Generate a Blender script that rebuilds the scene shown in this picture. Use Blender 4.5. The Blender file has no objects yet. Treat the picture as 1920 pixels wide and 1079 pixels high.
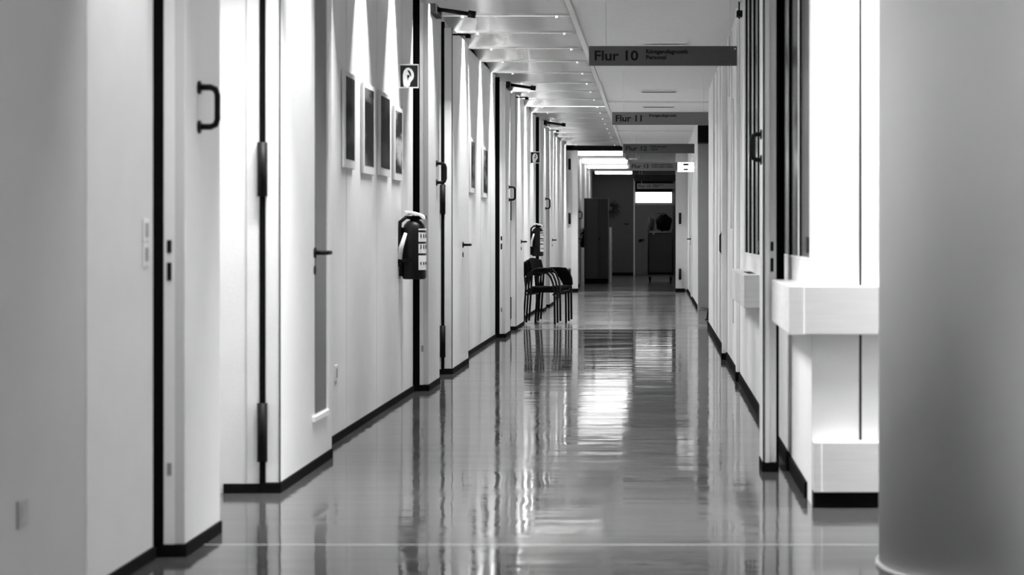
import bpy, math, random
from mathutils import Vector
random.seed(7)
S = bpy.context.scene
C = S.collection
# ---------------------------------------------------------------- camera, world, exposure
F = 3577.0                       # focal length in pixels of the 1920 wide frame
EYE = 1.15
cam = bpy.data.cameras.new('camera'); cob = bpy.data.objects.new('camera', cam); C.objects.link(cob)
cob.location = (0, 0, EYE); cob.rotation_euler = (math.pi/2, 0, 0)
cam.sensor_width = 36; cam.lens = F/1920*36
cam.shift_x = (960-1228)/1920; cam.shift_y = (440-539.5)/1920
cam.clip_start = .05; cam.clip_end = 200
cam.dof.use_dof = True; cam.dof.focus_distance = 21; cam.dof.aperture_fstop = 4.0
S.camera = cob
w = bpy.data.worlds.new('world'); S.world = w; w.use_nodes = True
w.node_tree.nodes['Background'].inputs[0].default_value = (.5, .5, .5, 1)
w.node_tree.nodes['Background'].inputs[1].default_value = .05
S.view_settings.view_transform = 'Standard'; S.view_settings.look = 'None'
S.view_settings.exposure = 1.6; S.view_settings.gamma = 1; S.view_settings.use_curve_mapping = False
S.cycles.use_denoising = True
S.cycles.max_bounces = 14; S.cycles.diffuse_bounces = 8; S.cycles.glossy_bounces = 6
S.cycles.sample_clamp_indirect = 8
S.cycles.caustics_reflective = False; S.cycles.caustics_refractive = False

CEIL = 2.92
SPLIT = -.65                     # troughs left of it, flat panels right of it
# lamp troughs: (y, watts)
LAMPS = [(6.35, 26), (8.1, 90), (8.95, 38), (10.2, 36), (11.5, 44), (12.85, 44), (14.1, 44), (15.3, 56), (16.6, 40), (18.0, 44),
         (19.35, 44), (20.7, 44), (22.1, 56), (23.4, 44), (24.75, 44), (26.1, 60), (27.45, 36), (28.8, 36), (30.15, 36),
         (31.5, 40), (32.9, 40), (34.3, 30), (35.7, 16), (37.35, 60)]
def area_light(name, loc, sx, sy, watts, spread=180, rot=(0, 0, 0)):
    l = bpy.data.lights.new(name, 'AREA'); l.shape = 'RECTANGLE'; l.size = sx; l.size_y = sy
    l.energy = watts; l.spread = math.radians(spread)
    o = bpy.data.objects.new(name, l); C.objects.link(o); o.location = loc; o.rotation_euler = rot
    return o
for (ly, lw) in LAMPS:
    area_light('trough_tube_light', (-1.21, ly, CEIL+.15), .98, .045, lw*.44, 155)
# unseen lobby fill panels, added to light the column and white panel wall, and the two lit ones at the far end
LOBBY_FILL = [(3.9, 7.2, 95), (1.5, 7.68, 17), (3.9, 2.2, 115)]
for (lx, ly, lw) in LOBBY_FILL:
    area_light('added_lobby_fill', (lx, ly, CEIL-.045), .5, .5, lw, 140)

# ---------------------------------------------------------------- materials
def mat(name, v, rough=.5, spec=.5, metal=0, noise=0, nscale=40, bump=0, bscale=200, emit=0, stretch=(1, 1, 1)):
    m = bpy.data.materials.new(name); m.use_nodes = True
    nt = m.node_tree; b = nt.nodes['Principled BSDF']
    b.inputs['Base Color'].default_value = (v, v, v, 1)
    b.inputs['Roughness'].default_value = rough; b.inputs['Metallic'].default_value = metal
    b.inputs['Specular IOR Level'].default_value = spec
    if emit:
        b.inputs['Emission Color'].default_value = (1, 1, 1, 1); b.inputs['Emission Strength'].default_value = emit
    if noise or bump:
        tc = nt.nodes.new('ShaderNodeNewGeometry')
        mp = nt.nodes.new('ShaderNodeMapping'); mp.inputs['Scale'].default_value = stretch
        nt.links.new(tc.outputs['Position'], mp.inputs['Vector'])
    if noise:
        n = nt.nodes.new('ShaderNodeTexNoise'); n.inputs['Scale'].default_value = nscale; n.inputs['Detail'].default_value = 4
        nt.links.new(mp.outputs[0], n.inputs['Vector'])
        r = nt.nodes.new('ShaderNodeMapRange'); r.inputs[3].default_value = v*(1-noise); r.inputs[4].default_value = min(1, v*(1+noise))
        nt.links.new(n.outputs['Fac'], r.inputs[0])
        nt.links.new(r.outputs[0], b.inputs['Base Color'])
    if bump:
        n2 = nt.nodes.new('ShaderNodeTexNoise'); n2.inputs['Scale'].default_value = bscale; n2.inputs['Detail'].default_value = 2
        nt.links.new(mp.outputs[0], n2.inputs['Vector'])
        bp = nt.nodes.new('ShaderNodeBump'); bp.inputs['Distance'].default_value = bump
        nt.links.new(n2.outputs['Fac'], bp.inputs['Height']); nt.links.new(bp.outputs[0], b.inputs['Normal'])
    return m
M = dict(
    wall=mat('painted_panel_wall', .80, .5, .3, noise=.05, nscale=6, bump=.0006, bscale=60),
    nearwall=mat('dimmed_panel_paint', .36, .5, .3, noise=.05, nscale=6, bump=.0006, bscale=60),  # wall colour darkened, puts the dim foreground light into the paint
    nearwall2=mat('part_dimmed_panel_paint', .52, .5, .3, noise=.05, nscale=6, bump=.0006, bscale=60),  # darkened less, the light picks up towards the first gap
    white=mat('white_lacquer', .84, .35, .4, noise=.04, nscale=9, bump=.0004, bscale=30),
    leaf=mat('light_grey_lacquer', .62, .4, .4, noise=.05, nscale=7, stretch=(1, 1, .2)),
    post=mat('grey_post_paint', .6, .5, .3, noise=.06, nscale=12),
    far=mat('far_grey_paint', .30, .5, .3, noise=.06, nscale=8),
    black=mat('rubber_and_gap_shade', .004, .8, .06, noise=.3, nscale=40),  # rubber seals, and the painted shade in the door gaps
    plinth=mat('black_vinyl_skirting', .006, .8, .06, noise=.3, nscale=30),
    plastic=mat('black_plastic', .008, .5, .12, noise=.3, nscale=60),
    metal=mat('brushed_metal', .6, .3, .5, metal=1, noise=.1, nscale=90),
    steel=mat('dull_steel', .35, .4, .5, metal=.7, noise=.1, nscale=50),
    ceil=mat('ceiling_panel', .78, .7, .2, noise=.08, nscale=25, bump=.0008, bscale=120),
    pan=mat('metal_ceiling_pan', .70, .28, .6, noise=.10, nscale=8, bump=.0015, bscale=6, stretch=(.6, 3, 1)),
    trough=mat('trough_enamel', .022, .6, .1, noise=.1, nscale=30),
    troughlit=mat('brightened_trough_enamel', .4, .5, .3, noise=.1, nscale=30),  # lit copy of the trough enamel, brightness put into the colour
    sign=mat('grey_sign_plate', .12, .5, .3, noise=.10, nscale=20),
    signmid=mat('dark_grey_sign_plate', .06, .5, .3, noise=.10, nscale=20),
    signdark=mat('black_sign_plate', .006, .5, .3, noise=.10, nscale=20),
    signlight=mat('pale_grey_sign_plate', .17, .5, .3, noise=.10, nscale=20),
    ink=mat('black_lettering', .004, .5, .2, noise=.1, nscale=40),
    glass=mat('dark_window_glass', .11, .2, .22, noise=.25, nscale=3),
    dim=mat('dim_side_glass', .085, .3, .3, noise=.45, nscale=5, stretch=(1, 1, .5)),
    dark=mat('dark_laminate', .075, .5, .3, noise=.12, nscale=9),
    darker=mat('darker_laminate', .052, .5, .3, noise=.12, nscale=9),
    enddoor=mat('charcoal_door_laminate', .12, .5, .3, noise=.10, nscale=9),
    body=mat('extinguisher_enamel', .012, .35, .2, noise=.15, nscale=9),
    paper=mat('white_paper', .9, .6, .2, noise=.03, nscale=50),
    fabric=mat('black_upholstery', .005, .8, .05, noise=.3, nscale=200),
    tube=mat('black_enamelled_tube', .008, .4, .2, noise=.1, nscale=40),
    mountboard=mat('pale_mountboard', .66, .6, .3, noise=.04, nscale=30),
    pane=mat('lit_transom_pane', .8, .4, .3, noise=.05, nscale=30, emit=.7),
    lamp=mat('lit_diffuser', .9, .4, .3, noise=.02, nscale=30, emit=1.8),
    fill_lamp=mat('added_fill_diffuser', .9, .4, .3, noise=.02, nscale=30, emit=2.0),  # glow of the added lobby fill panels
    exit=mat('lit_exit_face', .9, .4, .3, noise=.02, nscale=30, emit=.6),
    leafgreen=mat('dark_leaf', .02, .5, .3, noise=.3, nscale=30),
    sack=mat('grey_laundry_sack', .12, .8, .1, noise=.4, nscale=20, bump=.01, bscale=15),
    bumper=mat('pale_wood_bumper', .66, .45, .4, noise=.12, nscale=14, stretch=(.25, .25, 4)),
    column=mat('smooth_column_plaster', .80, .6, .3, noise=.05, nscale=3, stretch=(1, 1, .3), bump=.0008, bscale=90),
)
def print_mat(name, seed, lo, hi):
    m = bpy.data.materials.new(name); m.use_nodes = True; nt = m.node_tree; b = nt.nodes['Principled BSDF']
    tc = nt.nodes.new('ShaderNodeNewGeometry'); mp = nt.nodes.new('ShaderNodeMapping')
    mp.inputs['Scale'].default_value = (1, 2.0, 7); mp.inputs['Location'].default_value = (seed, seed*1.7, seed*.6)
    nt.links.new(tc.outputs['Position'], mp.inputs['Vector'])
    n = nt.nodes.new('ShaderNodeTexNoise'); n.inputs['Scale'].default_value = 1.0; n.inputs['Detail'].default_value = 6
    nt.links.new(mp.outputs[0], n.inputs['Vector'])
    r = nt.nodes.new('ShaderNodeValToRGB'); r.color_ramp.interpolation = 'EASE'
    r.color_ramp.elements[0].position = .42; r.color_ramp.elements[0].color = (lo, lo, lo, 1)
    r.color_ramp.elements[1].position = .62; r.color_ramp.elements[1].color = (hi, hi, hi, 1)
    nt.links.new(n.outputs['Fac'], r.inputs[0]); nt.links.new(r.outputs[0], b.inputs['Base Color'])
    b.inputs['Roughness'].default_value = .5; b.inputs['Specular IOR Level'].default_value = .04
    return m
def floor_mat():
    m = bpy.data.materials.new('polished_linoleum'); m.use_nodes = True; nt = m.node_tree; b = nt.nodes['Principled BSDF']
    geo = nt.nodes.new('ShaderNodeNewGeometry')
    def noise(scale, st, det=3):
        mp = nt.nodes.new('ShaderNodeMapping'); mp.inputs['Scale'].default_value = st
        nt.links.new(geo.outputs['Position'], mp.inputs['Vector'])
        n = nt.nodes.new('ShaderNodeTexNoise'); n.inputs['Scale'].default_value = scale; n.inputs['Detail'].default_value = det
        nt.links.new(mp.outputs[0], n.inputs['Vector']); return n.outputs['Fac']
    c = noise(60, (1, 1, 1), 6)
    r = nt.nodes.new('ShaderNodeMapRange'); r.inputs[3].default_value = .03; r.inputs[4].default_value = .10
    nt.links.new(c, r.inputs[0])
    sx = nt.nodes.new('ShaderNodeSeparateXYZ'); nt.links.new(geo.outputs['Position'], sx.inputs[0])
    gt = nt.nodes.new('ShaderNodeMath'); gt.operation = 'GREATER_THAN'; gt.inputs[1].default_value = 23.14
    nt.links.new(sx.outputs['Y'], gt.inputs[0])
    ad = nt.nodes.new('ShaderNodeMath'); ad.operation = 'MULTIPLY_ADD'; ad.inputs[1].default_value = .055      # paler, duller sheet past the metal strip
    nt.links.new(gt.outputs[0], ad.inputs[0]); nt.links.new(r.outputs[0], ad.inputs[2]); nt.links.new(ad.outputs[0], b.inputs['Base Color'])
    rr = nt.nodes.new('ShaderNodeMapRange'); rr.inputs[1].default_value = .35; rr.inputs[2].default_value = .65
    rr.inputs[3].default_value = .035; rr.inputs[4].default_value = .10
    nt.links.new(noise(1, (.7, 2.2, 1)), rr.inputs[0]); ra = nt.nodes.new('ShaderNodeMath'); ra.operation = 'MULTIPLY_ADD'; ra.inputs[1].default_value = .09
    nt.links.new(gt.outputs[0], ra.inputs[0]); nt.links.new(rr.outputs[0], ra.inputs[2]); nt.links.new(ra.outputs[0], b.inputs['Roughness'])
    b.inputs['Specular IOR Level'].default_value = .34
    add = nt.nodes.new('ShaderNodeMath'); add.operation = 'MULTIPLY_ADD'
    nt.links.new(noise(1, (.7, 5, 1), 3), add.inputs[0]); add.inputs[1].default_value = 2.2
    nt.links.new(noise(1, (5, 3.5, 1), 2), add.inputs[2])
    bp = nt.nodes.new('ShaderNodeBump'); bp.inputs['Distance'].default_value = .0009
    nt.links.new(add.outputs[0], bp.inputs['Height']); nt.links.new(bp.outputs[0], b.inputs['Normal'])
    return m
M['floor'] = floor_mat()

# ---------------------------------------------------------------- mesh builder
class MB:
    def __init__(s): s.v = []; s.f = []; s.sm = []
    def add(s, vs, fs, smooth=False):
        n = len(s.v); s.v += [Vector(p) for p in vs]; s.f += [tuple(i+n for i in f) for f in fs]; s.sm += [smooth]*len(fs); return s
    def box(s, x0, x1, y0, y1, z0, z1):
        return s.add([(x0,y0,z0),(x1,y0,z0),(x1,y1,z0),(x0,y1,z0),(x0,y0,z1),(x1,y0,z1),(x1,y1,z1),(x0,y1,z1)],
                     [(0,3,2,1),(4,5,6,7),(0,1,5,4),(1,2,6,5),(2,3,7,6),(3,0,4,7)])
    def tube(s, pts, r, n=12, rs=None):
        pts = [Vector(p) for p in pts]; vs = []; N = len(pts); up = None
        for i, p in enumerate(pts):
            d = (pts[min(i+1, N-1)]-pts[max(i-1, 0)]).normalized()
            a = Vector((0,0,1)) if abs(d.z) < .9 else Vector((1,0,0))
            if up is not None:
                u = (up - d*up.dot(d)).normalized()
            else: u = d.cross(a).normalized()
            up = u; v = d.cross(u); rr = rs[i] if rs else r
            for k in range(n):
                t = 2*math.pi*k/n; vs.append(p+u*math.cos(t)*rr+v*math.sin(t)*rr)
        fs = [(i*n+k, i*n+(k+1)%n, (i+1)*n+(k+1)%n, (i+1)*n+k) for i in range(N-1) for k in range(n)]
        s.add(vs, fs, True); m = len(s.v)-N*n
        s.f += [tuple(m+k for k in reversed(range(n))), tuple(m+(N-1)*n+k for k in range(n))]; s.sm += [False, False]
        return s
    def lathe(s, cx, cy, prof, n=40):       # profile of (r, z)
        vs = []; 
        for (r, z) in prof:
            for k in range(n):
                t = 2*math.pi*k/n; vs.append((cx+r*math.cos(t), cy+r*math.sin(t), z))
        N = len(prof)
        fs = [(i*n+k, i*n+(k+1)%n, (i+1)*n+(k+1)%n, (i+1)*n+k) for i in range(N-1) for k in range(n)]
        s.add(vs, fs, True); m = len(s.v)-N*n
        s.f += [tuple(m+k for k in reversed(range(n))), tuple(m+(N-1)*n+k for k in range(n))]; s.sm += [False, False]
        return s
    def prism(s, poly, y0, y1):             # poly of (x, z), extruded along y
        n = len(poly)
        vs = [(x, y0, z) for x, z in poly]+[(x, y1, z) for x, z in poly]
        fs = [tuple(range(n)), tuple(reversed(range(n, 2*n)))]+[(k, k+n, (k+1)%n+n, (k+1)%n) for k in range(n)]
        return s.add(vs, fs)
def tag(o, label=None, cat=None, group=None, kind=None):
    if label: o['label'] = label
    if cat: o['category'] = cat
    if group: o['group'] = group
    if kind: o['kind'] = kind
    return o
ORG = {}
def obj(name, mb, m, parent=None, bevel=0, org=None):
    root = parent
    base = Vector(ORG.get(parent.name, (0,0,0))) if parent else Vector(org or (0,0,0))
    me = bpy.data.meshes.new(name); me.from_pydata([v-base for v in mb.v], [], mb.f); me.update()
    me.polygons.foreach_set('use_smooth', mb.sm)
    me.materials.append(m)
    import bmesh
    bm = bmesh.new(); bm.from_mesh(me); bmesh.ops.recalc_face_normals(bm, faces=bm.faces); bm.to_mesh(me); bm.free()
    o = bpy.data.objects.new(name, me); C.objects.link(o)
    if parent: o.parent = parent
    else: o.location = base
    ORG[o.name] = base
    if bevel:
        b = o.modifiers.new('bevel', 'BEVEL'); b.width = bevel; b.segments = 2; b.limit_method = 'ANGLE'
    return o
def box(name, x0, x1, y0, y1, z0, z1, m, parent=None, bevel=0):
    org = ((x0+x1)/2, (y0+y1)/2, z0)
    return obj(name, MB().box(x0,x1,y0,y1,z0,z1), m, parent, bevel, org)
def empty(name, loc, label=None, cat=None, group=None, kind=None):
    o = bpy.data.objects.new(name, None); C.objects.link(o); o.location = loc; ORG[o.name] = Vector(loc)
    return tag(o, label, cat, group, kind)
def text(name, s, x0, width, y, zb, cap, m, parent, bold=.0):
    cu = bpy.data.curves.new(name, 'FONT'); cu.body = s; cu.size = 1; cu.extrude = .004; cu.offset = bold; cu.resolution_u = 4
    t = bpy.data.objects.new(name, cu); C.objects.link(t)
    dg = bpy.context.evaluated_depsgraph_get()
    me = bpy.data.meshes.new_from_object(t.evaluated_get(dg))
    bpy.data.objects.remove(t)
    xs = [v.co.x for v in me.vertices]; a, b = min(xs), max(xs)
    capu = .73
    base = Vector(ORG[parent.name])
    for v in me.vertices:
        x = x0+(v.co.x-a)/(b-a)*width; z = zb+v.co.y/capu*cap; yy = y-.0012-v.co.z*.2
        v.co = Vector((x, yy, z))-base
    me.materials.clear(); me.materials.append(m)
    o = bpy.data.objects.new(name, me); C.objects.link(o); o.parent = parent; ORG[o.name] = base
    return o

# ---------------------------------------------------------------- the shell
def struct(o, label, cat): return tag(o, label, cat, kind='structure')
P = 7.2
Y0S = [6.8+P*k for k in range(5)]
END = 53.4
struct(obj('floor', MB().box(-3.2, 5, -2, 55, -.1, 0), M['floor']), 'polished grey linoleum floor running the length of the corridor', 'floor')
wl = MB()
y = -2.0
for k, Y0 in enumerate(Y0S):
    if k: wl.box(-3.0, -1.772, y, Y0-.035, 0, CEIL+.3)
    if k < 4:
        wl.box(-3.0, -2.5, Y0-.035, Y0+1.68, 0, CEIL+.3)        # alcove back
        wl.box(-3.0, -1.757, Y0+1.68, Y0+3.05, 0, CEIL+.3)
        y = Y0+3.05
    else:
        y = Y0-.035
wl.box(-3.0, -1.76, y, END+.3, 0, CEIL+.3)
struct(obj('wall_left_near', MB().box(-3.0, -1.78, -2, 5.97, 0, CEIL+.3), M['nearwall']), 'wall panel darkened in its paint for dim light, filling the left edge of the foreground', 'wall')
struct(obj('wall_left_return', MB().box(-3.0, -1.78, 5.97, 6.765, 0, CEIL+.3), M['nearwall2']), 'wall panel partly darkened in its paint for dim light, between the darkened panel and the first dark gap', 'wall')
struct(obj('wall_left', wl, M['wall']), 'long white panelled corridor wall on the left with recessed bays', 'wall')
bl = MB()
y = 2.0
for k, Y0 in enumerate(Y0S):
    x = -1.78 if k == 0 else -1.772
    bl.box(x, x+.012, y, Y0-.035, 0, .042)
    if k < 4:
        bl.box(-1.916, -1.757, Y0+1.665, Y0+1.68, 0, .042)
        y = Y0+3.05
struct(obj('baseboard_left', bl, M['plinth']), 'thin black vinyl skirting along the left wall', 'skirting')
sm = MB()
sm.box(-1.815, -1.811, 8.476, 8.481, .05, 2.9)
for yy in (5.97,): sm.box(-1.7805, -1.778, yy, yy+.006, .05, CEIL)
for k in range(1, 5):
    for q in (1.1, 2.3, 3.5): sm.box(-1.7725, -1.7705, Y0S[k]-4.15+q, Y0S[k]-4.15+q+.006, .05, CEIL)
struct(obj('trim_1', sm, M['post']), 'fine vertical panel joints in the left wall', 'trim')

# right wall: corner at (.664, 8.08); windows let in as dark glazing
XR = .664
wr = MB()
struct(obj('wall_right_return', MB().box(XR, 4.6, 8.08, 8.2, 0, CEIL+.3), M['wall']), 'bright white panel wall facing the viewer beside the column', 'wall')
wr.box(XR, XR+.3, 8.2, 11.75, 0, 1.04); wr.box(XR+.03, XR+.3, 8.2, 11.75, 1.04, CEIL+.3)
wr.box(XR, XR+.3, 11.75, 12.0, 0, CEIL+.3)
wr.box(XR, XR+.3, 12.0, 14.15, 0, 1.01); wr.box(XR+.03, XR+.3, 12.0, 14.15, 1.01, CEIL+.3)
wr.box(XR, XR+.3, 14.15, 23.6, 0, CEIL+.3)
wr.box(.83, 1.1, 23.6, 29.3, 0, CEIL+.3)
wr.box(.655, 1.1, 29.3, 54, 0, CEIL+.3)
struct(obj('wall_right', wr, M['wall']), 'white panelled corridor wall on the right with dark window strips', 'wall')
br = MB()
for (a, b, x) in ((8.3, 14.85, XR), (15.0, 23.6, XR), (29.32, 38, .655), (38.2, 53, .655)): br.box(x-.014, x, a, b, 0, .07)
br.box(XR+.005, 4.5, 8.02, 8.08, 0, .066)
struct(obj('baseboard_right', br, M['plinth']), 'black skirting along the foot of the right wall', 'skirting')
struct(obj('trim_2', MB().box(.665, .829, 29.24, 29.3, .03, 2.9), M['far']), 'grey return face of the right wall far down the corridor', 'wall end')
struct(obj('trim_3', MB().box(.617, .662, 17.5, 17.62, .045, 2.92).box(.635, .662, 14.9, 15.0, .075, 2.92).box(.648, .662, 16.4, 16.5, 1.2, 2.9)
           .box(.65, .662, 19.2, 19.4, .1, 2.9).box(.645, .662, 21.2, 21.4, .1, 2.9), M['white']), 'slim white pilasters on the right wall past the windows', 'pilaster')
struct(obj('baseboard_pilaster', MB().box(.610, .663, 17.48, 17.62, 0, .06).box(.628, .69, 14.87, 15.0, 0, .075), M['plinth']), 'black feet of the right wall pilasters', 'skirting')
rl = MB()
for (yy, z0, z1) in ((17.0, 2.38, 2.92), (17.75, .95, 2.2), (16.1, .4, 2.3), (20.3, .1, 2.9)): rl.box(XR-.004, XR+.001, yy, yy+.05, z0, z1)
struct(obj('trim_4', rl, M['steel']), 'dark joints between panels of the right wall', 'trim')
struct(obj('wall_back', MB().box(-3.2, 5, -2.2, -2, 0, CEIL+.3), M['far']), 'wall closing the lobby behind the viewpoint', 'wall')
struct(obj('wall_lobby', MB().box(4.6, 4.8, -2, 8.2, 0, CEIL+.3), M['wall']), 'white wall on the far side of the lobby', 'wall')
jr = MB().box(.866, .875, 8.0785, 8.0805, .28, CEIL)
struct(obj('trim_5', jr, M['plinth']), 'thin black vertical joint in the white panel wall behind the column', 'trim')

# ceiling : left band of metal pans between troughs, right band of flat panels
cl = MB()
TR = .065
edges = []
y = 4.0
Z2 = CEIL+.3
cl.box(-3.0, SPLIT-.03, -2, 4.0, CEIL, Z2)
for (ly, _) in LAMPS:
    y1 = ly-TR
    n = 10; X0, X1 = -1.772, SPLIT-.03
    cl.box(-3.0, X0, y, y1, CEIL, Z2)
    pr = [(y+(y1-y)*q/n, CEIL+.035-.055*(q/n)**2.0) for q in range(n+1)]
    m0 = len(cl.v)
    cl.add([(X0, a, b) for a, b in pr]+[(X1, a, b) for a, b in pr]+[(X0, y, Z2), (X0, y1, Z2), (X1, y, Z2), (X1, y1, Z2)],
           [(q, q+1, n+2+q, n+1+q) for q in range(n)]+[(0, n+1, 2*n+4, 2*n+2), (n, 2*n+3, 2*n+5, 2*n+1), (2*n+2, 2*n+4, 2*n+5, 2*n+3), tuple(range(n+1))+(2*n+3, 2*n+2), tuple(range(2*n+1, n, -1))+(2*n+4, 2*n+5)], False)
    cl.sm[-(n+5):-5] = [True]*n
    cl.box(-3.0, -1.755, y1, ly+TR, CEIL, Z2)
    y = ly+TR
cl.box(-3.0, SPLIT-.03, y, 55, CEIL, Z2)
struct(obj('ceiling_pans', cl, M['pan']), 'band of metal ceiling pans over the left half of the corridor', 'ceiling')
cr = MB(); cr.box(SPLIT-.03, SPLIT+.01, -2, 55, CEIL-.012, Z2)
yy = -2.0
seams = [7.4, 11.05, 14.75, 18.4, 22.0, 25.6, 29.2, 32.8, 36.4, 55]
for k, se in enumerate(seams):
    cr.box(SPLIT+.015, 4.6 if yy < 8.2 else 1.1, yy+.012, se-.006, CEIL+(.02 if k % 2 else 0), Z2); yy = se
struct(obj('ceiling', cr, M['ceil']), 'flat grey ceiling panels over the right half of the corridor', 'ceiling')

# ceiling troughs : housing, tube, clips
names = {}
for i, (ly, lw) in enumerate(LAMPS):
    t = empty('ceiling_light', (-1.21, ly, CEIL), 'recessed transverse light trough in the metal pan ceiling of the corridor', 'ceiling light', 'transverse light troughs in the ceiling')
    h = MB(); a, b = ly-TR, ly+TR
    h.box(-1.755, SPLIT-.035, a, b, CEIL+.22, CEIL+.235)
    h.box(-1.755, SPLIT-.035, a, a+.006, CEIL-.014, CEIL+.22).box(-1.755, SPLIT-.035, b-.006, b, CEIL-.014, CEIL+.22)
    h.box(-1.755, -1.747, a, b, CEIL, CEIL+.22).box(SPLIT-.043, SPLIT-.035, a, b, CEIL, CEIL+.22)
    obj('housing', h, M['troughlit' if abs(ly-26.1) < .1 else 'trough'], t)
    obj('tube', MB().tube([(-1.7, ly, CEIL+.185), (-.72, ly, CEIL+.185)], .013, 10), M['paper'], t)
    for x in (-1.55, -.79):
        obj('clip', MB().box(x-.012, x+.012, b-.012, b+.02, CEIL-.03, CEIL+.0), M['metal'], t, .003)
for i, (lx, ly, lw) in enumerate(LOBBY_FILL):  # added fill panels, out of view
    t = empty('ceiling_light', (lx, ly, CEIL), ['added fill panel in the lobby ceiling right of the column', 'added fill panel in the ceiling between the column and the white panel wall', 'added fill panel in the lobby ceiling nearest the back wall'][i], 'ceiling light')
    obj('diffuser', MB().box(lx-.27, lx+.27, ly-.27, ly+.27, CEIL-.03, CEIL-.02), M['fill_lamp'], t)
    obj('frame', MB().box(lx-.3, lx+.3, ly-.3, ly+.3, CEIL-.02, CEIL), M['white'], t)

# floor joints
struct(obj('trim_6', MB().box(-1.78, XR+2.0, 7.063, 7.070, 0, .0005), M['post']), 'pale joint across the floor in the foreground', 'floor joint')
struct(obj('trim_7', MB().box(-1.66, .0, 23.08, 23.2, 0, .004), M['metal']), 'bright metal strip across the corridor floor', 'floor strip')

# ---------------------------------------------------------------- doors along the left
def d_handle(x, y, z0, z1, out, parent, side=1):
    r = .0115; X = x+side*out; c = .025*side
    pts = [(x, y, z0), (X-c, y, z0), (X-c*.3, y, z0+.008), (X, y, z0+.028), (X, y, z1-.028), (X-c*.3, y, z1-.008), (X-c, y, z1), (x, y, z1)]
    h = MB().tube(pts, r)
    for z in (z0, z1):
        h.tube([(x, y, z), (x+side*.008, y, z)], .024, 16)
    return obj('handle', h, M['plastic'], parent)
def lever(x, y, z, parent, side=1, ln=.11):
    h = MB().tube([(x, y, z), (x+side*.008, y, z)], .026, 18)
    h.tube([(x+side*.006, y, z), (x+side*.05, y, z), (x+side*.06, y+.012, z), (x+side*.06, y+ln, z)], .0105)
    o = obj('lever', h, M['plastic'], parent)
    k = MB().tube([(x, y, z-.085), (x+side*.006, y, z-.085)], .022, 18)
    obj('keyhole', k, M['plastic'], parent)
    return o
ordn = ['nearest', 'second', 'third', 'fourth', 'fifth']
where = ['at the left edge of the foreground', 'beside the first wall extinguisher', 'just before the stacked armchairs', 'beyond the stacked armchairs', 'far down the corridor']
dn = 1
for k, Y0 in enumerate(Y0S[:4]):
    L = .55 if k == 0 else .72
    d = empty('door_%d' % dn, (-1.71, Y0, 0), 'full height white fire door leaf folded open on the left, '+where[k], 'door', kind='structure'); dn += 1
    XL, XF = (-1.75, -1.675) if k == 0 else (-1.726, -1.662)
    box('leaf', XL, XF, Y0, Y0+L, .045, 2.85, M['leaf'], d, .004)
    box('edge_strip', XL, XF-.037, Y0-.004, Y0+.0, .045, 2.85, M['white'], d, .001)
    box('gap_shade', -1.80, XL-.001, Y0-.004, Y0+.03, 0, 2.9, M['black'], d)  # black strip painting the deep shade between leaf and wall
    box('plinth', -1.765, XF+.007, Y0-.008, Y0+L+.005, 0, .045, M['plinth'], d)
    for (z0, z1) in ((1.085, 1.13), (.985, 1.05), (.29, .335)):
        lp = MB().box(XL+.012, XL+.028, Y0-.007, Y0-.003, z0, z1)
        obj('lock_plate', lp, M['plastic'] if z0 > .5 else M['steel'], d, .001)
    d_handle(XF, Y0+.2+(.3 if k else 0), 1.545, 1.69, .07, d)
    c = MB().tube([(-1.67, Y0+.3, 2.845), (-1.36, Y0+.3, 2.80)], .016)
    c.tube([(-1.40, Y0+.3, 2.806), (-1.345, Y0+.3, 2.798)], .027); c.box(-1.70, -1.62, Y0+.1, Y0+.5, 2.79, 2.86)
    obj('closer_arm', c, M['plastic'], d)
    # jamb + lever door behind the alcove
    J = Y0+1.68
    d = empty('door_%d' % dn, (-1.7, J, 0), 'white door with black lever and black hinges in the left wall, '+where[k], 'door', kind='structure'); dn += 1
    box('leaf', -1.732, -1.667, J, J+1.36, .045, 2.85, M['white'], d, .003)
    box('gap_shade', -1.757, -1.733, J-.004, J+.05, .04, 2.9, M['black'], d)  # black strip for the shade in the gap behind the door
    box('plinth', -1.757, -1.66, J-.012, J+1.36, 0, .042, M['plinth'], d)
    for (z0, z1) in ((1.32, 1.56), (.14, .40)):
        obj('hinge', MB().tube([(-1.744, J-.006, z0), (-1.744, J-.006, z1)], .023), M['plastic'], d)
    box('edge_line', -1.6695, -1.664, J-.003, J+.001, .045, 2.85, M['plastic'], d)
    lever(-1.667, J+.86, 1.06, d)
    c = MB().tube([(-1.72, J+.05, 2.80), (-1.53, J+.05, 2.80)], .008); c.box(-1.56, -1.52, J+.02, J+.08, 2.77, 2.80)
    obj('closer_arm', c, M['plastic'], d)
    if k == 0:
        g = MB().box(-1.668, -1.664, J+.87, J+1.18, .27, 2.84)
        obj('side_glass', g, M['dim'], d)
        g = MB().box(-1.667, -1.652, J+.80, J+1.22, .235, .262).box(-1.667, -1.657, J+1.19, J+1.22, .262, 2.84)
        obj('glass_bead', g, M['paper'], d, .002)

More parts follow.
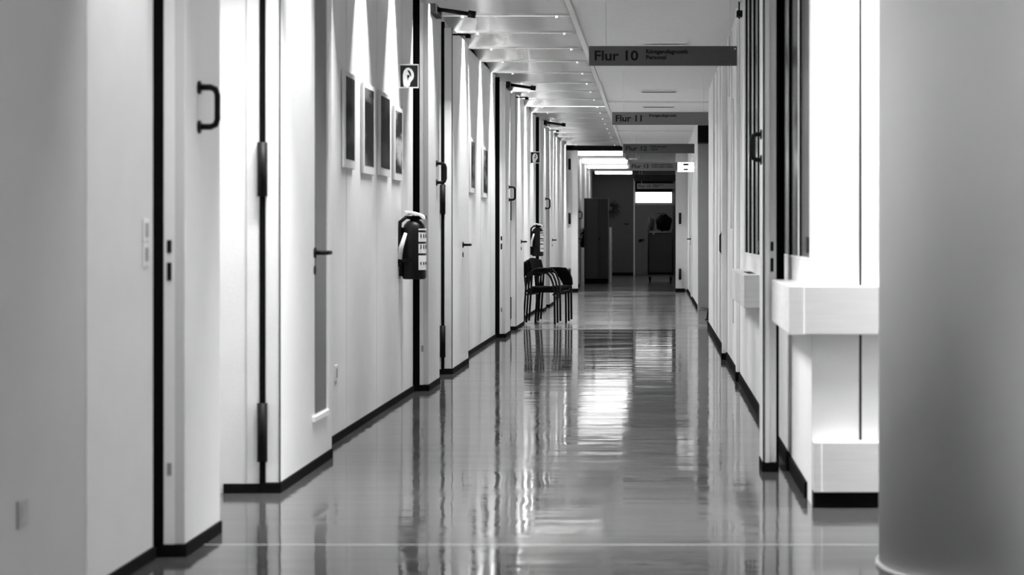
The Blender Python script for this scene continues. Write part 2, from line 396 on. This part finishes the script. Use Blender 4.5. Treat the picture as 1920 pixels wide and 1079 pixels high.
# ---------------------------------------------------------------- framed prints
PR = [(10.77, .40, 2.08, .55), (11.47, .46, 2.07, .55), (12.15, .50, 2.07, .54), (12.84, .42, 2.02, .50), (18.15, .45, 2.07, .52), (19.45, .55, 2.05, .52)]
PL = ['framed dark print on the left wall, first of four and nearest the viewer', 'framed print with a pale top on the left wall, second of the four',
      'framed print with the darkest tones on the left wall, third of the four', 'framed print with light patches on the left wall, last of four beside the ear sign',
      'small framed print on the far bay of the left wall, nearer of the two', 'small framed print on the far bay of the left wall, farther of the two']
tones = [(.005, .045), (.006, .12), (.004, .035), (.02, .45), (.01, .15), (.01, .2)]
for i, (py, pw, pz, ph) in enumerate(PR):
    t = empty('framed_print', (-1.772, py, pz-ph), PL[i], 'picture', 'framed prints on the left wall')
    box('mount', -1.768, -1.752, py, py+pw, pz-ph, pz, M['mountboard'], t, .001)
    box('spacer', -1.772, -1.768, py+.05, py+pw-.05, pz-ph+.05, pz-.05, M['plastic'], t)
    box('print', -1.752, -1.750, py+.05, py+pw-.05, pz-ph+.05, pz-.03, print_mat('print_ink_%d' % i, 3.1*i+1.3, *tones[i]), t)

# ---------------------------------------------------------------- extinguishers and ear signs
def ring_text_blocks(cx, cy, r, z0, z1):
    m = MB(); n = 6
    for (a, b) in ((z0, z0+.10), (z0+.115, z0+.18), (z0+.195, z0+.26), (z0+.275, z1)):
        vs = []
        for j in range(n+1):
            t = math.radians(-62+j*60/n*1.0)
            vs += [(cx+(r+.0015)*math.cos(t), cy+(r+.0015)*math.sin(t), a), (cx+(r+.0015)*math.cos(t), cy+(r+.0015)*math.sin(t), b)]
        m.add(vs, [(2*j, 2*j+2, 2*j+3, 2*j+1) for j in range(n)], True)
    return m
def extinguisher(y, label, fade=0):
    cx, r = -1.672, .083
    t = empty('fire_extinguisher', (cx, y, .84), label, 'fire extinguisher', 'fire extinguishers on the left wall')
    b = MB().lathe(cx, y, [(r*.9, .84), (r, .855), (r, 1.15), (r*.97, 1.18), (r*.85, 1.215), (r*.6, 1.24), (r*.35, 1.25)])
    obj('body', b, M['body'], t)
    obj('wall_bracket', MB().box(-1.772, -1.752, y-.05, y+.05, .86, 1.2).box(-1.755, cx, y-.09, y-.084, .96, .985).box(-1.755, cx, y+.084, y+.09, .96, .985), M['plastic'], t)
    v = MB().lathe(cx, y, [(.03, 1.25), (.03, 1.275), (.022, 1.28)], 20); v.box(cx-.02, cx+.085, y-.014, y+.014, 1.255, 1.28)
    obj('valve', v, M['plastic'], t)
    h = MB()
    pts = [(cx-.01, y-.02, 1.265), (cx-.05, y-.055, 1.27), (cx-.088, y-.075, 1.235), (cx-.094, y-.085, 1.15), (cx-.09, y-.088, 1.05), (cx-.085, y-.09, .95), (cx-.085, y-.09, .93)]
    h.tube(pts, .013)
    obj('hose', h, M['plastic'], t)
    n = MB().tube([(cx-.086, y-.095, .98), (cx-.078, y-.10, 1.06), (cx-.045, y-.105, 1.16)], .012, 12, [.016, .016, .011])
    obj('nozzle', n, M['paper'], t)
    # crumpled white tag lying over the valve
    c = MB()
    prof = []
    for j in range(9):
        u = j/8; x = cx-.06+u*.14
        z = 1.315-.012*u-.03*(u**3)
        prof.append((x, z))
    c.prism(prof+[(x, z-.022-.006*math.sin(i*2)) for i, (x, z) in enumerate(reversed(prof))], y-.06, y+.05)
    obj('cap_cover', c, M['paper'], t, .004)
    l = obj('label_panel', ring_text_blocks(cx, y, r, .905, 1.19), M['paper'], t)
    k = MB()
    for (a, b_) in ((.93, .95), (1.035, 1.065), (1.115, 1.14), (1.16, 1.165)):
        for q in range(3):
            tt = math.radians(-50+q*17)
            p = Vector((cx+(r+.003)*math.cos(tt), y+(r+.003)*math.sin(tt), (a+b_)/2)); k.tube([p, p+Vector((0, 0, b_-a))], .004, 6)
    obj('pictogram', k, M['ink'], l)
EXT = [13.25, 27.2, 45.4]
extinguisher(EXT[0], 'dark wall extinguisher with white hose nozzle, nearest of the three')
extinguisher(EXT[1], 'dark wall extinguisher hanging above the backrests of the stacked armchairs')
extinguisher(EXT[2], 'dark wall extinguisher beside the tall dark cabinet at the end')

def ear_sign(y, label):
    x0, x1, z0, z1 = -1.772, -1.637, 2.165, 2.332
    t = empty('flag_sign', (x0, y, z0), label, 'sign', 'square phone signs on the left wall')
    box('border', x0, x1, y, y+.006, z0, z1, M['paper'], t, .001)
    box('plate', x0+.008, x1-.007, y-.0015, y+.0, z0+.009, z1-.009, M['body'], t)
    W, H = x1-x0, z1-z0
    def P2(u, v): return (x0+u*W, z1-v*H)
    out = [(.24,.93),(.2,.72),(.19,.45),(.24,.28),(.36,.17),(.5,.15),(.64,.22),(.74,.36),(.76,.5),(.72,.62),(.62,.72),(.56,.80),(.55,.9),(.44,.95)]
    obj('ear_emblem', MB().prism([P2(*p) for p in out], y-.004, y-.0015), M['paper'], t)
    ink = MB()
    ink.prism([P2(*p) for p in [(.42,.27),(.52,.26),(.6,.36),(.62,.5),(.58,.52),(.5,.38)]], y-.0055, y-.004)
    ink.prism([P2(*p) for p in [(.4,.46),(.52,.45),(.54,.52),(.47,.60),(.46,.70),(.42,.60)]], y-.0055, y-.004)
    obj('ear_shading', ink, M['body'], t)
ear_sign(13.22, 'square white bordered ear pictogram sign above the nearest extinguisher')
ear_sign(27.17, 'small square ear pictogram sign farther away above the second extinguisher')

# wall switches and sockets of the near left wall
def plate(name, y, z, w_, h_, m, label, cat):
    t = empty(name, (-1.78, y, z-h_/2), label, cat)
    x = -1.78 if y < 6.8 else -1.772
    box('plate', x, x+.006, y, y+w_, z-h_/2, z+h_/2, m, t, .002)
    box('insert', x+.006, x+.008, y+w_*.25, y+w_*.75, z-h_*.3, z+h_*.3, M['steel'], t, .001)
plate('wall_socket', 5.32, .365, .08, .08, M['far'], 'dim socket low on the left wall in the bottom left corner', 'socket')
plate('light_switch', 6.62, 1.165, .08, .08, M['leaf'], 'upper pale switch on the left wall beside the dark gap', 'switch')
plate('light_switch', 6.62, 1.08, .08, .08, M['leaf'], 'lower pale switch on the left wall beside the dark gap', 'switch')
plate('wall_socket', 10.55, .38, .08, .09, M['white'], 'small socket low on the left wall below the framed prints', 'socket')

# ---------------------------------------------------------------- hanging corridor signs
SIGN = [('10', ['R\u00f6ntgendiagnostik', 'Personal'], 'sign', 'nearest'), ('11', ['R\u00f6ntgendiagnostik'], 'signlight', 'second'), ('12', ['Radiotherapie', 'Labore'], 'signmid', 'third'),
        ('13', ['Nuklearmedizin Station', 'Nuklearmedizin Ambulanz'], 'signlight', 'fourth'), ('14', ['Strahlenschutz'], 'signdark', 'fifth'), ('15', ['Diagnostik Archiv', 'Anmeldung'], 'signlight', 'last')]
for j, (num, lines, mk, o_) in enumerate(SIGN):
    y = 13.35+P*j; x0, x1, z1, z0 = -.462, .575, 2.47, 2.332
    lab = 'hanging grey corridor sign reading Flur %s, %s along the corridor' % (num, o_)
    if num == '14': lab = 'black hanging corridor sign between Flur 13 and Flur 15'
    t = empty('hanging_sign', (x0, y, z0), lab, 'sign', 'hanging corridor number signs')
    board = box('board', x0, x1, y, y+.018, z0, z1, M[mk], t, .002)
    if j == 0: obj('screw', MB().tube([(x1-.015, y-.003, z1-.02), (x1-.015, y, z1-.02)], .006), M['paper'], t)
    text('lettering', 'Flur '+num, x0+.040, .305 if num != '11' else .28, y, z0+.038, .07, M['ink'], t, .022)
    for q, ln in enumerate(lines):
        wd = .0175*len(ln)
        if len(lines) == 1 and j > 0: zz = z0+.088
        else: zz = z0+(.086 if q == 0 else .046)
        text('small_lettering', ln, x0+.40, min(wd, .58), y, zz, .028, M['ink'], t, .03)
    for xx in (x0+.12, x1-.05):
        obj('hanger', MB().tube([(xx, y+.01, z1), (xx, y+.01, CEIL+.02)], .0022, 8), M['ceil'], t)

# exit sign on the right
t = empty('exit_sign', (.36, 30, 2.13), 'small lit white exit sign with dark marks on the right', 'sign')
box('lightbox', .357, .613, 30, 30.05, 2.135, 2.285, M['exit'], t, .004)
obj('arm', MB().box(.613, .655, 30.01, 30.04, 2.19, 2.22), M['white'], t)
obj('pictogram', MB().box(.445, .53, 29.99, 30, 2.236, 2.264).box(.45, .52, 29.99, 30, 2.162, 2.185), M['ink'], t)
# black box high on the right, small one nearer
t = empty('wall_loudspeaker', (.73, 29.1, 2.54), 'black box mounted high at the right wall corner below the Flur 11 sign', 'loudspeaker')
box('case', .652, .815, 28.98, 29.22, 2.54, 2.81, M['plastic'], t, .004)
box('grille', .665, .80, 28.972, 28.98, 2.56, 2.79, M['black'], t, .002)
obj('bracket', MB().box(.70, .76, 29.10, 29.2, 2.81, CEIL), M['steel'], t)
t = empty('door_stay', (.64, 14.5, 2.78), 'small black bracket on the right wall just under the ceiling', 'bracket')
box('base', .62, .664, 14.45, 14.55, 2.805, 2.85, M['plastic'], t, .003)
obj('pin', MB().tube([(.64, 14.5, 2.79), (.64, 14.5, 2.92)], .006), M['plastic'], t)
for (vx, vy, lab) in ((.1, 17.9, 'narrow ceiling vent seen just above the Flur 10 sign'), (.05, 23.6, 'narrow ceiling vent seen below the Flur 10 sign'), (.05, 26.4, 'narrow ceiling vent above the Flur 11 sign')):
    t = empty('ceiling_vent', (vx, vy, CEIL), lab, 'vent')
    zc = CEIL
    box('frame', vx-.22, vx+.22, vy, vy+.09, CEIL-.006, CEIL, M['steel'], t, .002)
    box('slot', vx-.2, vx+.2, vy+.02, vy+.07, CEIL-.009, CEIL-.006, M['plastic'], t)

# ---------------------------------------------------------------- right side : windows, ledges, leaf, column
def window(n, ya, yb, z0, fins, label):
    t = empty('window_%d' % n, (XR, ya, z0), label, 'window', kind='structure')
    zt = CEIL
    box('pane', XR+.004, XR+.02, ya, yb, z0, zt, M['glass'], t)
    obj('sill', MB().box(XR-.003, XR+.03, ya-.02, yb+.02, z0-.012, z0), M['white'], t)
    for (y, p, wd, z) in fins:
        box('mullion', XR-p, XR+.006, y, y+wd, z0+z, zt, M['white'], t)
        box('mullion_seal', XR-p-.0015, XR+.006, y-.012, y, z0, zt, M['black'], t)
    box('hinge_cap', XR-.003, XR+.004, ya+.08, ya+.2, z0+.02, z0+.09, M['plastic'], t, .002)
    return t
window(1, 8.17, 11.7, 1.05, [(8.72, .003, .10, 0), (9.35, .006, .10, 0), (9.85, .004, .1, 0)], 'dark glazed window strip on the right wall beside the white panels')
window(2, 12.03, 14.12, 1.02, [(12.25, .004, .05, 0), (12.75, .006, .08, 0), (13.3, .006, .08, 0), (13.85, .004, .05, 0)], 'dark glazed window strip farther along the right wall')
d = empty('door_%d' % dn, (.55, 9.24, 0), 'open full height door leaf edge standing out from the right wall', 'door', kind='structure'); dn += 1
box('leaf', .522, .588, 9.24, 9.52, .045, 2.9, M['white'], d, .003)
box('edge_strip', .522, .530, 9.236, 9.24, .045, 2.9, M['plastic'], d)
box('edge_trim', .536, .554, 9.235, 9.24, .045, 2.9, M['paper'], d)
box('gap_shade', .588, .600, 9.24, 9.3, .0, 2.9, M['black'], d)  # black strip for the dark gap behind the leaf
box('plinth', .518, .592, 9.232, 9.5, 0, .045, M['plinth'], d)
for (z0, z1) in ((1.07, 1.115), (.97, 1.035)): box('lock_plate', .56, .574, 9.235, 9.24, z0, z1, M['plastic'], d)
d_handle(.522, 9.32, 1.515, 1.64, .05, d, -1)
box('glass_edge', .600, .634, 9.35, 9.37, .9, 2.9, M['black'], d)
# bumper ledges
t = empty('bumper_ledge', (.6, 8.0, .73), 'pale boxed ledge wrapping the wall corner at hip height by the column', 'ledge')
obj('rail', MB().box(.564, XR, 8.08, 9.2, .73, .933).box(.564, 3.4, 7.98, 8.08, .73, .933), M['bumper'], t, .004)
obj('corner_cap', MB().box(.562, .625, 7.977, 8.08, .728, .9335), M['bumper'], t, .003)
t = empty('bumper_ledge', (.6, 11.9, .69), 'pale boxed ledge under the farther window on the right wall', 'ledge')
obj('rail', MB().box(.555, .662, 11.9, 14.0, .69, .897), M['bumper'], t, .004)
obj('slot', MB().box(.60, .645, 12.3, 12.9, .897, .899), M['plastic'], t)
t = empty('bumper_board', (.7, 8.0, .066), 'pale boxed board low on the wall beside the column', 'bumper board')
obj('board', MB().box(.668, 3.4, 7.995, 8.079, .067, .278), M['bumper'], t, .004)
obj('corner_cap', MB().box(.666, .70, 7.992, 8.08, .068, .2785), M['bumper'], t, .003)
# pull handle, lever on right wall, floor stop
t = empty('pull_handle', (XR, 18.8, .97), 'slim black pull handle on the right wall', 'handle')
obj('bar', MB().tube([(.655, 18.8, .97), (.642, 18.8, .99), (.642, 18.8, 1.14), (.655, 18.8, 1.16)], .008), M['plastic'], t)
obj('base_plate', MB().box(.652, .664, 18.72, 18.88, .95, 1.18), M['steel'], t)
t = empty('door_%d' % dn, (.655, 33.2, 0), 'white door with black lever far along the right wall', 'door', kind='structure'); dn += 1
box('leaf', .640, .655, 33.2, 34.3, .05, 2.5, M['white'], t, .002)
lever(.640, 34.0, 1.07, t, -1)
t = empty('door_stop', (.70, 25.6, 0), 'small black floor stop by the right wall recess', 'door stop')
obj('rod', MB().tube([(.70, 25.6, .0), (.715, 25.6, .16)], .012), M['plastic'], t)
obj('foot', MB().lathe(.70, 25.6, [(.03, 0), (.03, .012), (.015, .02)], 16), M['plastic'], t)
# column in the foreground
cx, cy, R_ = 1.315, 6.62, .535
t = empty('column', (cx, cy, 0), 'large smooth round white column in the right foreground', 'column', kind='structure')
obj('shaft', MB().lathe(cx, cy, [(R_, 0), (R_, CEIL)], 128), M['column'], t)
obj('base_ring', MB().lathe(cx, cy, [(R_+.012, 0), (R_+.012, .008), (R_+.004, .014), (R_, .014)], 128), M['white'], t)

# ---------------------------------------------------------------- stacked armchairs
def chair_proto():
    t = empty('armchair', (0, 0, 0))
    def frame(yy):
        m = MB()
        pts = [(.03, yy, .0), (.06, yy, .40), (.075, yy, .60), (.11, yy, .655), (.18, yy, .665), (.30, yy, .668), (.38, yy, .655), (.43, yy, .61), (.47, yy, .52), (.49, yy, .42), (.495, yy, .0)]
        m.tube(pts, .015)
        return m
    for yy in (-.25, .25):
        f = obj('side_frame', frame(yy), M['tube'], t)
        a = MB(); a.prism([(.14, .672), (.32, .678), (.39, .668), (.385, .655), (.31, .664), (.14, .660)] if yy < 0 else [(.14, .672), (.32, .678), (.41, .672), (.46, .625), (.50, .54), (.51, .45), (.475, .45), (.44, .53), (.40, .585), (.355, .63), (.30, .652), (.14, .655)], yy-.028, yy+.028)
        obj('armrest', a, M['fabric'], t, .006)
    s = MB(); s.prism([(.04, .405), (.04, .44), (.20, .43), (.42, .452), (.49, .445), (.51, .42), (.48, .405)], -.24, .24)
    obj('seat', s, M['fabric'], t, .01)
    b = MB(); n = 8; vs = []
    for j in range(n+1):
        u = -1+2*j/n; yy = u*.25; xo = .0+.05*u*u
        for (dx, z) in ((-.035, .80-.03*u*u), (-.005, .805-.03*u*u), (.035, .62), (.0, .615)): vs.append((xo+dx, yy, z))
    fs = []
    for j in range(n):
        for q in range(4): fs.append((4*j+q, 4*j+(q+1)%4, 4*j+4+(q+1)%4, 4*j+4+q))
    fs += [(0,1,2,3), (4*n+3, 4*n+2, 4*n+1, 4*n)]
    b.add(vs, fs); obj('backrest', b, M['fabric'], t, .008)
    for yy in (-.22, .22):
        obj('back_upright', MB().tube([(.055, yy, .42), (.035, yy, .6), (.02, yy, .72)], .011), M['tube'], t)
    obj('stretcher', MB().tube([(.47, -.25, .38), (.47, .25, .38)], .011).tube([(.07, -.25, .38), (.07, .25, .38)], .011), M['tube'], t)
    for ch in t.children:
        for v in ch.data.vertices: v.co.x *= .90
    return t
def copy_tree(o, parent=None):
    c = o.copy(); C.objects.link(c)
    if parent: c.parent = parent
    for ch in o.children: copy_tree(ch, c)
    return c
proto = chair_proto()
pos = ['bottom black armchair of the stack against the left wall', 'middle black armchair in the stack against the left wall', 'top black armchair of the stack against the left wall']
ang = math.radians(-14)
cs = [proto, copy_tree(proto), copy_tree(proto)]
for j, c in enumerate(cs):
    c.location = (-1.65+.036*j, 24.7-.010*j, .001+.022*j); c.rotation_euler = (0, 0, ang)
    tag(c, pos[j], 'chair', 'stacked black armchairs')

# ---------------------------------------------------------------- portal at 38 m
t = empty('door_%d' % dn, (-.5, 38, 0), 'grey fire door frame with black hinges spanning the corridor far away', 'door frame', kind='structure'); dn += 1
obj('jamb', MB().box(-1.76, -1.67, 38.0, 38.25, .05, 2.9), M['post'], t)
obj('jamb', MB().box(-1.67, -1.54, 38.05, 38.3, .05, 2.86), M['white'], t)
obj('jamb', MB().box(.415, .655, 38.0, 38.25, .05, 2.9), M['post'], t)
obj('header', MB().box(-1.76, SPLIT, 38.0, 38.3, 2.83, 2.92), M['plinth'], t)
obj('plinth', MB().box(-1.76, -1.535, 37.97, 38.3, 0, .07).box(.41, .60, 37.97, 38.25, 0, .075), M['plinth'], t)
for (x, zz) in ((-1.70, (2.55, 1.47, .36)), (.50, (1.47, .36))):
    for z in zz: obj('hinge', MB().tube([(x, 37.99, z-.11), (x, 37.99, z+.11)], .025), M['plastic'], t)
t = empty('door_%d' % dn, (-1.72, 41, 0), 'white door with black lever before the end cabinet', 'door', kind='structure'); dn += 1
box('leaf', -1.76, -1.68, 41.0, 42.3, .05, 2.85, M['leaf'], t)
lever(-1.68, 41.9, 1.06, t); d_handle(-1.68, 42.1, 1.5, 1.65, .07, t)
box('plinth', -1.76, -1.67, 40.98, 42.3, 0, .06, M['plinth'], t)
# lit luminaires at the far end
def lit(y, z, x0, x1, label, wts, fr=.03):
    t = empty('ceiling_light', ((x0+x1)/2, y, z), label, 'ceiling light', 'lit luminaires at the far end')
    box('diffuser', x0, x1, y, y+.5, z, z+.06, M['lamp'], t, .005)
    box('housing', x0-.02, x1+.02, y-.01, y+.51, z+.06, max(z+.09, CEIL), M['steel'], t)
lit(40.8, 2.86, -1.72, -.7, 'first lit white ceiling luminaire beyond the far door frame', 12)
lit(45.0, 2.85, -1.72, -.66, 'second lit white ceiling luminaire beyond the far door frame', 12)
lit(48.2, 2.84, -1.72, -.7, 'third lit white ceiling luminaire near the corridor end', 7)
lit(51.0, 2.78, -1.6, -.62, 'last lit white ceiling luminaire before the end wall', 3)
# far end
struct(obj('wall_end', MB().box(-3, 1.1, END+.06, END+.3, 0, CEIL+.3).box(-1.8, -.60, END, END+.06, .05, 2.66), M['dark']), 'dark panelled wall closing the end of the corridor', 'wall')
struct(obj('baseboard_end', MB().box(-1.8, -.60, END-.02, END+.06, 0, .085), M['plinth']), 'black skirting of the dark end wall', 'skirting')
t = empty('door_%d' % dn, (-.04, END, 0), 'charcoal door with bright transom window at the end of the corridor', 'door', kind='structure')
box('leaf', -.55, .50, END-.02, END+.06, .01, 1.98, M['enddoor'], t, .004)
box('frame', -.60, -.56, END-.04, END+.06, 0, 2.72, M['post'], t)
box('transom_pane', -.54, .47, END-.01, END+.05, 2.04, 2.335, M['pane'], t)
box('header', -.55, .50, END-.03, END+.06, 2.345, 2.72, M['plinth'], t)
h = MB().tube([(-.43, END-.02, 1.0), (-.43, END-.06, 1.0), (-.30, END-.07, 1.0)], .02); h.box(-.46, -.38, END-.03, END-.02, .93, .98)
obj('lever', h, M['plastic'], t)
t = empty('wall_slot', (-.78, END, 1.42), 'small black slot plate on the dark end wall', 'wall plate')
box('plate', -.86, -.72, END-.012, END, 1.43, 1.46, M['plastic'], t, .003); box('lip', -.84, -.74, END-.03, END-.012, 1.425, 1.435, M['plastic'], t)
# cabinet
t = empty('tall_cabinet', (-1.35, 44.7, 0), 'tall dark grey cabinet against the left wall near the corridor end', 'cabinet')
box('body', -1.66, -1.10, 44.72, 45.3, .11, 2.0, M['darker'], t, .004)
box('door', -1.60, -1.33, 44.70, 44.72, .12, 1.99, M['dark'], t, .003)
box('door', -1.32, -1.11, 44.70, 44.72, .12, 1.99, M['darker'], t, .003)
box('plinth', -1.655, -1.105, 44.74, 45.3, 0, .11, M['plinth'], t)
obj('knob', MB().tube([(-1.30, 44.70, 1.04), (-1.30, 44.66, 1.04)], .02), M['plastic'], t)
t = empty('white_post', (-1.06, 45.5, 0), 'slim white post on the floor beside the dark cabinet', 'post')
obj('pole', MB().box(-1.09, -1.03, 45.5, 45.56, .0, 1.32), M['paper'], t, .006)
for z in (.3, .55, .8, 1.0): obj('clip', MB().box(-1.03, -1.012, 45.5, 45.54, z, z+.03), M['steel'], t)
# wall plant
t = empty('wall_plant', (-1.2, END-.3, 1.85), 'dark spiky leaved plant on the end wall above the white post', 'plant')
pb = MB(); random.seed(3)
for j in range(16):
    a = math.radians(-110+j*14+random.uniform(-8, 8)); ln = random.uniform(.16, .34); dy = random.uniform(-.12, .12)
    b0 = Vector((-1.22, END-.15, 1.88)); d1 = Vector((math.cos(a), dy*1.5, math.sin(a)*.9))
    side = Vector((-d1.z, 0, d1.x))*.022
    mid = b0+d1*ln*.5+Vector((0, -.03, .03)); tip = b0+d1*ln+Vector((0, -.02, -.05))
    pb.add([b0, mid+side, tip, mid-side, mid+Vector((0, -.012, 0))], [(0,1,4),(1,2,4),(2,3,4),(3,0,4),(0,3,2,1)])
obj('leaves', pb, M['leafgreen'], t)
obj('pot', MB().lathe(-1.25, END-.12, [(.05, 1.78), (.08, 1.9), (.085, 1.92)], 20), M['sack'], t)
obj('stem', MB().tube([(-1.25, END-.12, 1.88), (-1.22, END-.14, 1.97), (-1.2, END-.15, 2.05)], .012), M['leafgreen'], t)
obj('bracket', MB().box(-1.27, -1.23, END-.13, END, 1.76, 1.78), M['plastic'], t)
# laundry trolley
TY = 45.6
t = empty('laundry_trolley', (.14, TY, 0), 'dark laundry trolley parked before the end door', 'trolley')
box('body', -.155, .42, TY, TY+.8, .24, 1.22, M['darker'], t, .01)
obj('corner_post', MB().tube([(-.16, TY-.01, .2), (-.16, TY-.01, 1.27)], .016), M['tube'], t)
obj('corner_post', MB().tube([(.425, TY-.01, .2), (.425, TY-.01, 1.27)], .016), M['tube'], t)
obj('top_rail', MB().tube([(-.16, TY-.01, 1.2), (.425, TY-.01, 1.2)], .010), M['steel'], t)
obj('chassis', MB().box(-.17, .44, TY, TY+.8, .19, .24), M['plinth'], t)
for (x, y) in ((-.12, TY+.08), (.38, TY+.08), (-.12, TY+.7), (.38, TY+.7)):
    wv = obj('caster', MB().tube([(x-.018, y, .062), (x+.018, y, .062)], .06, 18), M['plinth'], t)
    obj('fork', MB().box(x-.03, x-.02, y-.03, y+.03, .06, .2).box(x+.02, x+.03, y-.03, y+.03, .06, .2), M['plastic'], wv)
obj('badge', MB().lathe(-.03, TY-.004, [(.018, 1.145), (.024, 1.16), (.018, 1.175)], 14), M['metal'], t)
def blob(cx_, cy_, cz_, rx, ry, rz, seed):
    random.seed(seed); m = MB(); n, mth = 20, 12; vs = []
    for i in range(mth+1):
        ph = -math.pi/2+math.pi*i/mth
        for k in range(n):
            th = 2*math.pi*k/n; q = 1+.10*math.sin(3*th+seed)+.08*math.sin(5*ph+2*th)
            c = max(math.cos(ph), .02)
            vs.append((cx_+rx*q*c**.7*math.cos(th), cy_+ry*q*c**.7*math.sin(th), cz_+rz*q*math.copysign(abs(math.sin(ph))**.8, ph)))
    m.add(vs, [(i*n+k, i*n+(k+1)%n, (i+1)*n+(k+1)%n, (i+1)*n+k) for i in range(mth) for k in range(n)], True)
    return m
o = obj('laundry_bag', blob(.20, TY+.35, 1.43, .19, .25, .18, 1), M['fabric'], org=(.2, TY+.35, 1.22)); tag(o, 'bulky black laundry bag on top of the trolley', 'bag')
o = obj('laundry_bag', blob(-.10, TY+.3, 1.42, .08, .12, .165, 2), M['sack'], org=(-.09, TY+.3, 1.22)); tag(o, 'slim grey laundry bag at the left of the trolley top', 'bag')
o = obj('folded_cloth', MB().box(.06, .30, TY+.2, TY+.5, 1.645, 1.70), M['sack'], org=(.18, TY+.35, 1.645), bevel=.02); tag(o, 'pale folded cloth on the black laundry bag', 'cloth')
